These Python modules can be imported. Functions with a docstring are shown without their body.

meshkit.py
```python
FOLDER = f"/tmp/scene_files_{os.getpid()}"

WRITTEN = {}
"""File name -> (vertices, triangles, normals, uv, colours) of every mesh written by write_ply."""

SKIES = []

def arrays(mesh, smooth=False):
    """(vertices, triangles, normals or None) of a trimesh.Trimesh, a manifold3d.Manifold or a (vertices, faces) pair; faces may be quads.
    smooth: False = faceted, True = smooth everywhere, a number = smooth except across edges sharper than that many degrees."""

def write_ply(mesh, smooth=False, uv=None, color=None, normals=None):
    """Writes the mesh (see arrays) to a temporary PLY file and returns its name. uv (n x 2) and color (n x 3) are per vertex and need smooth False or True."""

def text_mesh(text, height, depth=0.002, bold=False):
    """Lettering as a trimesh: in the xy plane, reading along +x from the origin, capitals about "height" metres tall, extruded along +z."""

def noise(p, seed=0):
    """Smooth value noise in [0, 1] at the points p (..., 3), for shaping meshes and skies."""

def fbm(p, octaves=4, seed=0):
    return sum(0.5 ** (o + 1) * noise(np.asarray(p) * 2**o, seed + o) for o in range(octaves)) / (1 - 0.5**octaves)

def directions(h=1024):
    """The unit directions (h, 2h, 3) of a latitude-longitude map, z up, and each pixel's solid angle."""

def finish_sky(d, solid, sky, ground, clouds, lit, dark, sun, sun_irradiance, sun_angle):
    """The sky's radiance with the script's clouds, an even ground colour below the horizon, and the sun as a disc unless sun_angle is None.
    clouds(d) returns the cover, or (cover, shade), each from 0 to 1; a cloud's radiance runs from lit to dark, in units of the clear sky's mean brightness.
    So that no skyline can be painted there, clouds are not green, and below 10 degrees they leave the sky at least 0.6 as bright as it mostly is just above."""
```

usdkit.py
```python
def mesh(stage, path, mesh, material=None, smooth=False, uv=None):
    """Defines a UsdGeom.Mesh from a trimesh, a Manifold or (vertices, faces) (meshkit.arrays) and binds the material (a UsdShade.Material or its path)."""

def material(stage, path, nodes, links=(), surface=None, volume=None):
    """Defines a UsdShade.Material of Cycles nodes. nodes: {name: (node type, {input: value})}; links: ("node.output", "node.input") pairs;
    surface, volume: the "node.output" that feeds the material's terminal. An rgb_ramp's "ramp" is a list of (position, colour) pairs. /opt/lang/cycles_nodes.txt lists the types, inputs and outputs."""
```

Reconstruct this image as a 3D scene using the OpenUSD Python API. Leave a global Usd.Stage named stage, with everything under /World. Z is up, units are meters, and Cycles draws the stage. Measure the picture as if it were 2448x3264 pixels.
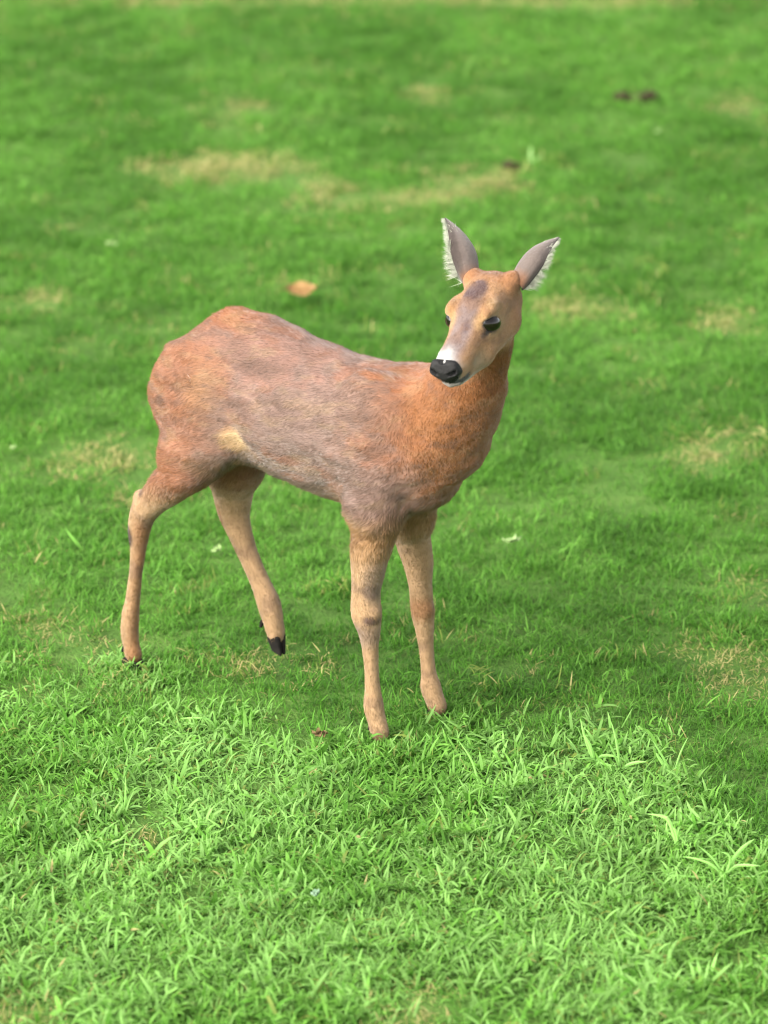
import math, random
import numpy as np
import manifold3d as mf
import trimesh
import meshkit, usdkit
from pxr import Usd, UsdGeom, UsdLux, UsdShade, Sdf, Gf, Vt

stage = Usd.Stage.CreateInMemory()
UsdGeom.SetStageUpAxis(stage, "Z")
UsdGeom.SetStageMetersPerUnit(stage, 1.0)
UsdGeom.Xform.Define(stage, "/World")
UsdGeom.Scope.Define(stage, "/World/Looks")
RNG = np.random.default_rng(7)

# ------------------------------------------------------------------ camera
CAM_H, PITCH, FPX = 2.9, math.radians(20), 14200.0      # lens height, tilt, focal length in photo pixels (2448 wide)
cam = UsdGeom.Camera.Define(stage, "/World/camera")
cam.CreateHorizontalApertureAttr(36.0)
cam.CreateVerticalApertureAttr(48.0)
cam.CreateFocalLengthAttr(36.0 * FPX / 2448)
cam.CreateClippingRangeAttr(Gf.Vec2f(0.05, 2000))
cam.CreateFStopAttr(4.8)
cam.CreateFocusDistanceAttr(7.3)
cam.CreateExposureAttr(3.02)
cx = UsdGeom.Xformable(cam)
cx.AddTranslateOp().Set(Gf.Vec3d(0, 0, CAM_H))
cx.AddRotateXYZOp().Set(Gf.Vec3f(90 - math.degrees(PITCH), 0, 0))

# ------------------------------------------------------------------ daylight: bright overcast, light from the left
SUN_TO = np.array([-0.68, -0.38, 0.62]); SUN_TO /= np.linalg.norm(SUN_TO)
sun_el, sun_rot = math.asin(SUN_TO[2]), math.atan2(SUN_TO[0], SUN_TO[1])
sun = UsdLux.DistantLight.Define(stage, "/World/sun")
sun.CreateIntensityAttr(0.4)
sun.CreateAngleAttr(80.0)
sun.CreateNormalizeAttr(True)
sun.CreateColorAttr(Gf.Vec3f(1.0, 0.95, 0.86))
zax = Gf.Vec3d(*SUN_TO)
rot = Gf.Rotation(Gf.Vec3d(0, 0, 1), zax)
UsdGeom.Xformable(sun).AddTransformOp().Set(Gf.Matrix4d().SetRotate(rot))

sky_mat = usdkit.material(stage, "/World/Looks/sky", {
    "sky": ("sky_texture", {"sky_type": "single_scattering", "sun_disc": False, "sun_elevation": sun_el, "sun_rotation": sun_rot,
                            "aerosol_density": 2.0}),
    "tc": ("texture_coordinate", {}),
    "n": ("noise_texture", {"scale": 2.2, "detail": 5.0, "roughness": 0.55}),
    "r": ("rgb_ramp", {"ramp": [(0.0, (0.78, 0.78, 0.78)), (1.0, (1, 1, 1))]}),
    "bw": ("rgb_to_bw", {}),
    "cloud": ("mix_color", {"blend_type": "multiply", "fac": 1.0, "a": (1.0, 0.98, 0.94), "use_clamp": False}),
    "m": ("mix_color", {"fac": 0.8, "use_clamp": False}),
    "bg": ("background_shader", {"strength": 0.078}),
}, [("tc.generated", "n.vector"), ("sky.color", "bw.color"), ("bw.val", "cloud.b"), ("sky.color", "m.a"), ("cloud.result", "m.b"),
    ("m.result", "bg.color")], surface="bg.background")
dome = UsdLux.DomeLight.Define(stage, "/World/sky")
dome.CreateIntensityAttr(1.0)
UsdShade.MaterialBindingAPI.Apply(dome.GetPrim()).Bind(sky_mat)
dome.GetPrim().SetCustomDataByKey("kind", "structure")
dome.GetPrim().SetCustomDataByKey("label", "bright overcast sky above the lawn")
dome.GetPrim().SetCustomDataByKey("category", "sky")

# ------------------------------------------------------------------ picture measurements -> places on the ground
VF = np.array([0, math.cos(PITCH), -math.sin(PITCH)]); VU = np.array([0, math.sin(PITCH), math.cos(PITCH)]); VR = np.array([1.0, 0, 0])
EYE = np.array([0, 0, CAM_H])
DS = 2448 / 1659.0                                        # measured on a 1659 px wide copy

def ray(px, py):
    return VF + VR * (px - 1224) / FPX - VU * (py - 1632) / FPX

def ground(px, py):
    d = ray(px, py)
    return EYE + d * (-CAM_H / d[2])

def to_pixels(q):
    r = np.asarray(q) - EYE
    z = r @ VF
    return np.stack([1224 + FPX * (r @ VR) / z, 1632 - FPX * (r @ VU) / z], -1)

def srgb(r, g, b, k=1.0):
    c = np.array([r, g, b]) / 255.0
    return np.where(c <= 0.04045, c / 12.92, ((c + 0.055) / 1.055) ** 2.4) * k

def sm(a, b, x):
    t = np.clip((x - a) / (b - a), 0, 1)
    return t * t * (3 - 2 * t)

# ------------------------------------------------------------------ helpers for prims
_used = {}
def free_path(parent, name):
    base = f"{parent}/{name}"
    n = _used.get(base, -1) + 1
    _used[base] = n
    return base if n == 0 else f"{base}_{n:03d}"

def tag(prim, label=None, cat=None, kind=None, group=None):
    prim = prim.GetPrim() if hasattr(prim, "GetPrim") else prim
    for k, v in (("label", label), ("category", cat), ("kind", kind), ("group", group)):
        if v:
            prim.SetCustomDataByKey(k, v)
    return prim

def thing(name, label, cat, loc=(0, 0, 0), rotz=0.0, group=None):
    x = UsdGeom.Xform.Define(stage, free_path("/World", name))
    x.AddTranslateOp().Set(Gf.Vec3d(*map(float, loc)))
    if rotz:
        x.AddRotateZOp().Set(float(rotz))
    tag(x, label, cat, group=group)
    return str(x.GetPath())

def raw_mesh(path, v, f, material, normals=None, color=None):
    m = UsdGeom.Mesh.Define(stage, path)
    v = np.asarray(v, np.float32)
    f = np.asarray(f, np.int32)
    m.CreatePointsAttr(Vt.Vec3fArray.FromNumpy(v))
    m.CreateFaceVertexCountsAttr(Vt.IntArray.FromNumpy(np.full(len(f), f.shape[1], np.int32)))
    m.CreateFaceVertexIndicesAttr(Vt.IntArray.FromNumpy(f.ravel()))
    m.CreateSubdivisionSchemeAttr("none")
    if normals is not None:
        m.CreateNormalsAttr(Vt.Vec3fArray.FromNumpy(np.asarray(normals, np.float32)))
        m.SetNormalsInterpolation("vertex")
    if color is not None:
        UsdGeom.PrimvarsAPI(m).CreatePrimvar("tint", Sdf.ValueTypeNames.Color3fArray, "vertex").Set(Vt.Vec3fArray.FromNumpy(np.asarray(color, np.float32)))
    UsdShade.MaterialBindingAPI.Apply(m.GetPrim()).Bind(material)
    return m

def part(parent, name, mesh, material, smooth=40):
    return usdkit.mesh(stage, free_path(parent, name), mesh, material, smooth=smooth)

# ------------------------------------------------------------------ materials
grass_mat = usdkit.material(stage, "/World/Looks/grass", {
    "t": ("attribute", {"attribute": "tint"}),
    "oi": ("object_info", {}),
    "mr": ("map_range", {"from_min": 0, "from_max": 1, "to_min": 0.82, "to_max": 1.18}),
    "h": ("hsv", {"hue": 0.5, "saturation": 1.0, "fac": 1.0}),
    "p": ("principled_bsdf", {"roughness": 0.6, "specular_ior_level": 0.2}),
    "tr": ("translucent_bsdf", {}),
    "mx": ("mix_closure", {"fac": 0.52}),
}, [("t.color", "h.color"), ("oi.random", "mr.value"), ("mr.result", "h.value"), ("h.color", "p.base_color"), ("h.color", "tr.color"),
    ("p.BSDF", "mx.closure1"), ("tr.BSDF", "mx.closure2")], surface="mx.closure")

soil_mat = usdkit.material(stage, "/World/Looks/lawn_soil", {
    "g": ("geometry", {}),
    "n": ("noise_texture", {"scale": 9.0, "detail": 6.0, "roughness": 0.65}),
    "r": ("rgb_ramp", {"ramp": [(0.3, (0.032, 0.060, 0.012)), (0.5, (0.042, 0.092, 0.015)), (0.7, (0.060, 0.105, 0.022))]}),
    "n2": ("noise_texture", {"scale": 140.0, "detail": 4.0}),
    "b": ("bump", {"strength": 0.8, "distance": 0.01}),
    "p": ("principled_bsdf", {"roughness": 0.95, "specular_ior_level": 0.1}),
}, [("g.position", "n.vector"), ("g.position", "n2.vector"), ("n.fac", "r.fac"), ("r.color", "p.base_color"), ("n2.fac", "b.height"), ("b.normal", "p.normal")], surface="p.BSDF")

coat_mat = usdkit.material(stage, "/World/Looks/coat", {
    "t": ("attribute", {"attribute": "tint"}),
    "g": ("geometry", {}),
    "n": ("noise_texture", {"scale": 260.0, "detail": 3.0}),
    "b": ("bump", {"strength": 0.35, "distance": 0.003}),
    "p": ("principled_bsdf", {"roughness": 0.8, "specular_ior_level": 0.15, "sheen_weight": 0.15, "sheen_roughness": 0.6}),
}, [("t.color", "p.base_color"), ("g.position", "n.vector"), ("n.fac", "b.height"), ("b.normal", "p.normal")], surface="p.BSDF")

fur_mat = usdkit.material(stage, "/World/Looks/fur", {
    "t": ("attribute", {"attribute": "tint"}),
    "p": ("principled_bsdf", {"roughness": 0.6, "specular_ior_level": 0.25}),
}, [("t.color", "p.base_color")], surface="p.BSDF")

def plain(name, col, rough=0.5, spec=0.5, noise_scale=None, var=0.25, bump=0.0, coat=0.0):
    nodes = {"p": ("principled_bsdf", {"roughness": rough, "specular_ior_level": spec, "coat_weight": coat, "coat_roughness": 0.05})}
    links = []
    if noise_scale:
        nodes["tc"] = ("texture_coordinate", {})
        nodes["n"] = ("noise_texture", {"scale": noise_scale, "detail": 4.0})
        c = np.array(col)
        nodes["r"] = ("rgb_ramp", {"ramp": [(0.3, tuple(c * (1 - var))), (0.7, tuple(np.minimum(1, c * (1 + var))))]})
        links += [("tc.object", "n.vector"), ("n.fac", "r.fac"), ("r.color", "p.base_color")]
        if bump:
            nodes["b"] = ("bump", {"strength": bump, "distance": 0.002})
            links += [("n.fac", "b.height"), ("b.normal", "p.normal")]
    else:
        nodes["p"][1]["base_color"] = tuple(col)
    return usdkit.material(stage, f"/World/Looks/{name}", nodes, links, surface="p.BSDF")

eye_mat = plain("eye", (0.0030, 0.0018, 0.0012), 0.12, 0.4)
nose_mat = plain("nose", (0.0060, 0.0056, 0.0058), 0.6, 0.16, 420.0, 0.4, 0.5)
hoof_mat = plain("hoof", (0.0065, 0.0055, 0.0045), 0.8, 0.12, 90.0, 0.45, 0.3)
clod_mat = plain("soil_clod", (0.022, 0.018, 0.009), 0.95, 0.1, 120.0, 0.5, 0.8)

# ------------------------------------------------------------------ the ground
def lawn_height(x, y):
    p = np.stack([np.asarray(x, float) * 1.3, np.asarray(y, float) * 1.3, np.zeros_like(np.asarray(x, float))], -1)
    return (meshkit.fbm(p, 3, 3) - 0.5) * 0.03 - 0.008

def build_ground():
    ax = np.unique(np.concatenate([np.linspace(-4, 4, 81), -np.geomspace(4, 600, 28), np.geomspace(4, 600, 28)]))
    ay = np.unique(np.concatenate([np.linspace(3, 15, 121), 3 - np.geomspace(0.2, 600, 28), 15 + np.geomspace(0.2, 600, 28)]))
    X, Y = np.meshgrid(ax, ay, indexing="ij")
    Z = lawn_height(X, Y)
    v = np.stack([X, Y, Z], -1).reshape(-1, 3)
    n, m = len(ax), len(ay)
    i = (np.arange(n - 1)[:, None] * m + np.arange(m - 1)[None]).ravel()
    f = np.stack([i, i + m, i + m + 1, i + 1], 1)
    g = raw_mesh("/World/ground", v, f, soil_mat)
    tag(g, "ground of the lawn under the grass, dark green and earthy", "ground", "structure")
build_ground()

# ------------------------------------------------------------------ the deer: one distance field -> one continuous body
TH = math.radians(40)
FW = np.array([math.cos(TH), -math.sin(TH), 0]); RT = np.array([-math.sin(TH), -math.cos(TH), 0]); ORG = np.array([0.043, 6.90, 0.0])

def side(px, py, l):
    """photo pixel on the plane l metres to the deer's right of its midplane -> body coordinates (forward, left, up)"""
    d = ray(px, py)
    s = ((ORG - EYE) @ RT + l) / (d @ RT)
    r = EYE + d * s - ORG
    return np.array([r @ FW, -l, r[2]])

def b2w(p):
    p = np.asarray(p)
    return ORG + p[..., :1] * FW - p[..., 1:2] * RT + p[..., 2:] * np.array([0, 0, 1.0])

def w2b_dir(d):
    return np.array([d @ FW, -(d @ RT), d[2]])

CR, CU, CT = w2b_dir(VR), w2b_dir(VU), w2b_dir(-VF)       # picture right, picture up, towards the lens, in body coordinates
def camdir(r, u, t):
    v = r * CR + u * CU + t * CT
    return v / np.linalg.norm(v)

# head frame: x to the nose, y to the deer's left, z up
HX = camdir(-0.38, -0.56, 0.71)
HY = camdir(0.87, -0.16, 0.48); HY = HY - (HY @ HX) * HX; HY /= np.linalg.norm(HY)
HZ = np.cross(HX, HY)
HO = side(1514, 1026, 0.066)
HS = 1.08
def hp(x, y, z):
    return HO + HS * (x * HX + y * HY + z * HZ)

CELL = 0.004
LO = np.array([-0.66, -0.32, -0.02]); HI = np.array([0.31, 0.18, 0.90])
NX, NY, NZ = (np.ceil((HI - LO) / CELL).astype(int) + 1)
FIELD = np.full((NX, NY, NZ), 1.0, np.float32)
AXES = [(LO[k] + CELL * np.arange(n)).astype(np.float32) for k, n in enumerate((NX, NY, NZ))]

def window(lo, hi, pad=0.13):
    a = np.clip(np.floor((np.asarray(lo) - pad - LO) / CELL).astype(int), 0, None)
    b = np.ceil((np.asarray(hi) + pad - LO) / CELL).astype(int) + 1
    sl = tuple(slice(a[k], max(a[k], b[k])) for k in range(3))
    g = np.meshgrid(*(AXES[k][sl[k]] for k in range(3)), indexing="ij")
    return sl, g

def blend(sl, d, k):
    a = FIELD[sl]
    h = np.maximum(k - np.abs(a - d), 0) / k
    FIELD[sl] = np.minimum(a, d) - h * h * k * 0.25

def carve(sl, d, k):
    a = FIELD[sl]
    h = np.maximum(k - np.abs(a + d), 0) / k
    FIELD[sl] = np.maximum(a, -d) + h * h * k * 0.25

def bone(a, b, ra, rb, k=0.015, flat=None, fs=1.0):
    """tapered round bar; flat: unit axis along which it is fs times as thick"""
    a, b = np.asarray(a, float), np.asarray(b, float)
    r = max(ra, rb) * max(1, fs)
    sl, g = window(np.minimum(a, b) - r, np.maximum(a, b) + r)
    p = np.stack([g[i] - a[i] for i in range(3)], -1)
    ba = b - a
    if flat is not None:
        fl = np.asarray(flat, float)
        p = p + (p @ fl)[..., None] * fl * (1 / fs - 1)
        ba = ba + (ba @ fl) * fl * (1 / fs - 1)
    n = max(ba @ ba, 1e-9)
    h = np.clip((p @ ba) / n, 0, 1)
    d = np.linalg.norm(p - h[..., None] * ba, axis=-1) - (ra + (rb - ra) * h)
    blend(sl, d.astype(np.float32) * (min(1, fs) if flat is not None else 1), k)

def blob(c, axes, radii, k=0.02, cut=False):
    """ellipsoid at c with orthonormal rows in axes"""
    c, radii = np.asarray(c, float), np.asarray(radii, float)
    r = radii.max()
    sl, g = window(c - r, c + r)
    p = np.stack([g[i] - c[i] for i in range(3)], -1)
    q = p @ np.asarray(axes, float).T
    k0 = np.linalg.norm(q / radii, axis=-1)
    k1 = np.linalg.norm(q / radii ** 2, axis=-1)
    d = (k0 * (k0 - 1) / np.maximum(k1, 1e-6)).astype(np.float32)
    (carve if cut else blend)(sl, d, k)

HAX = np.stack([HX, HY, HZ])
I3 = np.eye(3)
LEFT = np.array([0, 1.0, 0])

def EAX(s):
    """axes of an eye: its long axis rises towards the nose, its face turned outwards and a little forward"""
    a, b = 0.52, 0.50
    x = math.cos(a) * HX + math.sin(a) * HZ; z = math.cos(a) * HZ - math.sin(a) * HX
    x, y = math.cos(b) * x - math.sin(b) * s * HY, math.cos(b) * s * HY + math.sin(b) * x
    return np.stack([x, y, z])

def torso():
    st = np.array([  # forward, top, bottom, half width
        (-0.535, 0.520, 0.470, 0.025), (-0.515, 0.540, 0.440, 0.048), (-0.480, 0.590, 0.425, 0.054), (-0.435, 0.639, 0.412, 0.074), (-0.385, 0.662, 0.405, 0.092),
        (-0.335, 0.665, 0.398, 0.097), (-0.28, 0.656, 0.394, 0.102), (-0.20, 0.639, 0.386, 0.106), (-0.12, 0.632, 0.380, 0.104),
        (-0.05, 0.631, 0.374, 0.094), (0.00, 0.640, 0.384, 0.084), (0.035, 0.628, 0.406, 0.074), (0.070, 0.59, 0.436, 0.058), (0.10, 0.55, 0.475, 0.034)])
    from scipy.interpolate import PchipInterpolator
    top, bot, wid = (PchipInterpolator(st[:, 0], st[:, k]) for k in (1, 2, 3))
    sl, g = window((-0.535, -0.115, 0.36), (0.10, 0.115, 0.67))
    t = np.clip(g[0], st[0, 0], st[-1, 0])
    over = np.abs(g[0] - t)
    zt, zb, w = top(t), bot(t), wid(t)
    zc, h = (zt + zb) / 2, (zt - zb) / 2
    u = (g[2] - zc) / h
    uc = np.clip(u, -1.1, 1.1)
    wu = w * np.where(u > 0, 1 - 0.22 * uc ** 2, 1 - 0.05 * uc ** 2)     # narrower along the back
    k0 = np.sqrt(u ** 2 + (g[1] / wu) ** 2)
    k1 = np.sqrt((u / h) ** 2 + (g[1] / wu ** 2) ** 2)
    d = k0 * (k0 - 1) / np.maximum(k1, 1e-6)
    d = np.where(over > 0, np.sqrt(np.maximum(d, 0) ** 2 + over ** 2), d)
    blend(sl, d.astype(np.float32), 0.02)

M = 1 / 1895.0                                           # metres per photo pixel at the deer
def chain(rows, l, k=0.012, kfirst=0.035, flat=0.86):
    """rows: photo x, y, half width in pixels, optional own l"""
    pts = [(side(r[0], r[1], r[3] if len(r) > 3 else l), r[2] * M) for r in rows]
    from scipy.interpolate import PchipInterpolator
    n = len(pts)
    Q = PchipInterpolator(np.arange(n), np.array([np.append(a, r) for a, r in pts]))(np.linspace(0, n - 1, 4 * (n - 1) + 1))
    for i in range(len(Q) - 1):
        bone(Q[i, :3], Q[i + 1, :3], Q[i, 3], Q[i + 1, 3], kfirst if i < 3 else k * 0.5)
    return pts

def build_body():
    torso()
    # haunches, stifle, shoulder
    blob(side(600, 1256, 0.060), I3, (0.078, 0.044, 0.094), 0.06)
    blob(side(668, 1365, 0.075), I3, (0.068, 0.042, 0.080), 0.035)
    bone((-0.42, 0.048, 0.52), (-0.42, 0.062, 0.41), 0.062, 0.055, 0.04)
    blob(side(1185, 1400, 0.070), I3, (0.075, 0.042, 0.120), 0.04)
    blob((-0.01, 0.052, 0.49), I3, (0.055, 0.036, 0.11), 0.04)
    bone((0.040, 0, 0.53), (0.036, 0, 0.465), 0.066, 0.050, 0.04)          # breast
    # neck
    for y_ in (-0.034, 0.034):
        bone((0.000, y_, 0.582), (0.080, y_ * 0.6, 0.590), 0.045, 0.045, 0.045)
    bone((0.064, 0, 0.552), (0.124, 0, 0.640), 0.060, 0.045, 0.035)
    bone((0.072, 0, 0.545), (0.120, 0, 0.630), 0.068, 0.054, 0.05)
    bone((0.124, 0, 0.640), (0.144, 0.004, 0.705), 0.046, 0.043, 0.03)
    bone((0.142, 0.004, 0.705), hp(-0.080, 0.0, -0.016), 0.043, 0.040, 0.03)
    # head
    hb = lambda c, r, k, cut=False: blob(hp(*c), HAX, np.array(r) * HS, k, cut)
    hl = lambda a, b, ra, rb, k, *x: bone(hp(*a), hp(*b), ra * HS, rb * HS, k, *x)
    hb((-0.052, 0, 0.000), (0.056, 0.0385, 0.042), 0.02)
    hb((-0.012, 0, 0.006), (0.050, 0.0370, 0.034), 0.015)
    hl((-0.005, 0, -0.008), (0.098, 0, -0.012), 0.034, 0.0210, 0.018)
    hl((0.085, 0, -0.014), (0.108, 0, -0.012), 0.0210, 0.0172, 0.012, HY, 1.14)
    for s in (-1, 1):
        hl((-0.055, s * 0.022, -0.034), (0.030, s * 0.015, -0.034), 0.022, 0.018, 0.018)
        hl((0.030, s * 0.016, -0.036), (0.096, s * 0.007, -0.033), 0.018, 0.012, 0.012)
        hb((0.002, s * 0.0312, 0.026), (0.022, 0.0075, 0.0080), 0.014)                     # brow and lids
        blob(hp(0.014, s * 0.0420, 0.0085), EAX(s), np.array([0.0190, 0.0125, 0.0116]) * HS, 0.004, True)            # eye opening
        hb((0.030, s * 0.0325, 0.002), (0.009, 0.0035, 0.0042), 0.004, True)             # tear duct
        hb((-0.078, s * 0.032, 0.024), (0.019, 0.013, 0.015), 0.016)                      # ear root
    # legs
    L = {}
    L["fn"] = chain([(1200, 1560, 66, 0.062), (1192, 1690, 66, 0.066), (1175, 1800, 53), (1166, 1895, 42), (1167, 1950, 43), (1176, 2000, 34), (1180, 2062, 23), (1184, 2130, 19.5),
                     (1188, 2195, 21), (1191, 2250, 28), (1202, 2300, 25), (1212, 2340, 26)], 0.075)
    L["ff"] = chain([(1295, 1590, 62, -0.05), (1312, 1700, 56, -0.066), (1334, 1800, 43), (1341, 1875, 33), (1346, 1940, 33), (1353, 2000, 27), (1359, 2070, 21), (1366, 2140, 20),
                     (1373, 2190, 29), (1385, 2226, 26), (1397, 2256, 25)], -0.075)
    L["hn"] = chain([(640, 1410, 82, 0.070), (566, 1522, 66, 0.072), (488, 1594, 46), (458, 1634, 39), (443, 1690, 32), (440, 1753, 22), (431, 1838, 19), (424, 1901, 19.5),
                     (416, 1962, 25), (413, 2015, 25), (420, 2065, 21), (428, 2092, 21)], 0.078, 0.014)
    L["hf"] = chain([(755, 1430, 80, -0.05), (742, 1545, 68, -0.066), (744, 1620, 50), (766, 1700, 36), (798, 1783, 28), (829, 1855, 28), (857, 1925, 34), (871, 1978, 29), (881, 2030, 24)], -0.072, 0.014)
    for px_, py_, l_, r_ in ((447, 1580, 0.078, 12), (718, 1592, -0.07, 12), (1187, 1958, 0.078, 15), (1358, 1945, -0.073, 12)):   # heel bones and knees
        c = side(px_, py_, l_); blob(c, I3, np.full(3, r_ * 1.6 * M), 0.012)
    # uneven flesh and coat
    g = np.stack(np.meshgrid(*AXES, indexing="ij"), -1)
    near = np.abs(FIELD) < 0.03
    p = g[near]
    amp = (0.12 + 0.88 * sm(0.32, 0.40, p[:, 2])) * (0.15 + 0.85 * sm(0.10, 0.22, np.linalg.norm(p - HO, axis=1)))
    FIELD[near] += (((meshkit.fbm(p * 26.0, 3, 11) - 0.5) * 0.012 + (meshkit.fbm(p * np.array([13.0, 16.0, 30.0]), 2, 12) - 0.5) * 0.010 * sm(0.04, -0.06, p[:, 0])) * amp).astype(np.float32)
    return L

def surface_nets(F):
    """Naive surface nets: vertices inside the cells the zero level crosses, quads across the crossing edges."""
    inside = F < 0
    c = np.zeros(tuple(n - 1 for n in F.shape), np.int8)
    for i, j, k in np.ndindex(2, 2, 2):
        c += inside[i:F.shape[0] - 1 + i, j:F.shape[1] - 1 + j, k:F.shape[2] - 1 + k]
    cells = np.argwhere((c > 0) & (c < 8))
    idx = np.full(c.shape, -1, np.int32)
    idx[tuple(cells.T)] = np.arange(len(cells))
    acc, cnt = np.zeros((len(cells), 3)), np.zeros(len(cells))
    corners = [np.array(x) for x in np.ndindex(2, 2, 2)]
    for a in corners:
        for ax in range(3):
            if a[ax] == 0:
                b = a.copy(); b[ax] = 1
                fa, fb = F[tuple((cells + a).T)], F[tuple((cells + b).T)]
                hit = (fa < 0) != (fb < 0)
                t = np.where(hit, fa / np.where(hit, fa - fb, 1), 0)
                pos = a + np.zeros((len(cells), 3)); pos[:, ax] += t
                acc[hit] += pos[hit]; cnt[hit] += 1
    v = LO + CELL * (cells + acc / cnt[:, None])
    quads = []
    for ax in range(3):
        s0, s1 = [slice(None)] * 3, [slice(None)] * 3
        s0[ax], s1[ax] = slice(0, -1), slice(1, None)
        a, b = inside[tuple(s0)], inside[tuple(s1)]
        e = np.argwhere(a != b)
        o1, o2 = (ax + 1) % 3, (ax + 2) % 3
        e = e[(e[:, o1] > 0) & (e[:, o2] > 0) & (e[:, o1] < F.shape[o1] - 1) & (e[:, o2] < F.shape[o2] - 1)]
        def at(d1, d2):
            q = e.copy(); q[:, o1] -= d1; q[:, o2] -= d2
            return idx[tuple(q.T)]
        q = np.stack([at(1, 1), at(0, 1), at(0, 0), at(1, 0)], 1)
        flip = ~a[tuple(e.T)]
        q[flip] = q[flip][:, ::-1]
        quads.append(q)
    return v, np.concatenate(quads)

LEGS = build_body()
BV, BQ = surface_nets(FIELD)
BF = np.vstack([BQ[:, [0, 1, 2]], BQ[:, [0, 2, 3]]])
_t = trimesh.Trimesh(BV, BF, process=False)
_t = max(_t.split(only_watertight=False), key=lambda m: len(m.faces))
trimesh.smoothing.filter_taubin(_t, iterations=6)
BV, BF = np.array(_t.vertices), np.array(_t.faces)
_, _, BN = meshkit.arrays((BV, BF), True)

# ---- coat pattern, in body coordinates -----------------------------------
K = 0.182
TAN, GREY, PINK, ORANGE, RUST = srgb(228, 170, 112, K * 1.1), srgb(184, 156, 142, K), srgb(214, 162, 142, K), srgb(226, 142, 86, K), srgb(206, 130, 68, K * 1.12)
LEGC, DARK, UMBER, PALE, WHITE = srgb(242, 194, 142, K * 1.25), srgb(120, 84, 62, K), srgb(158, 118, 98, K), srgb(244, 204, 150, K), srgb(238, 236, 232, K * 1.35)
BELLY = srgb(196, 172, 148, K)

def spot(p, c, r, soft=0.6):
    d = np.linalg.norm((p - np.asarray(c)) / np.asarray(r), axis=-1)
    return 1 - sm(1 - soft, 1, d)

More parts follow.
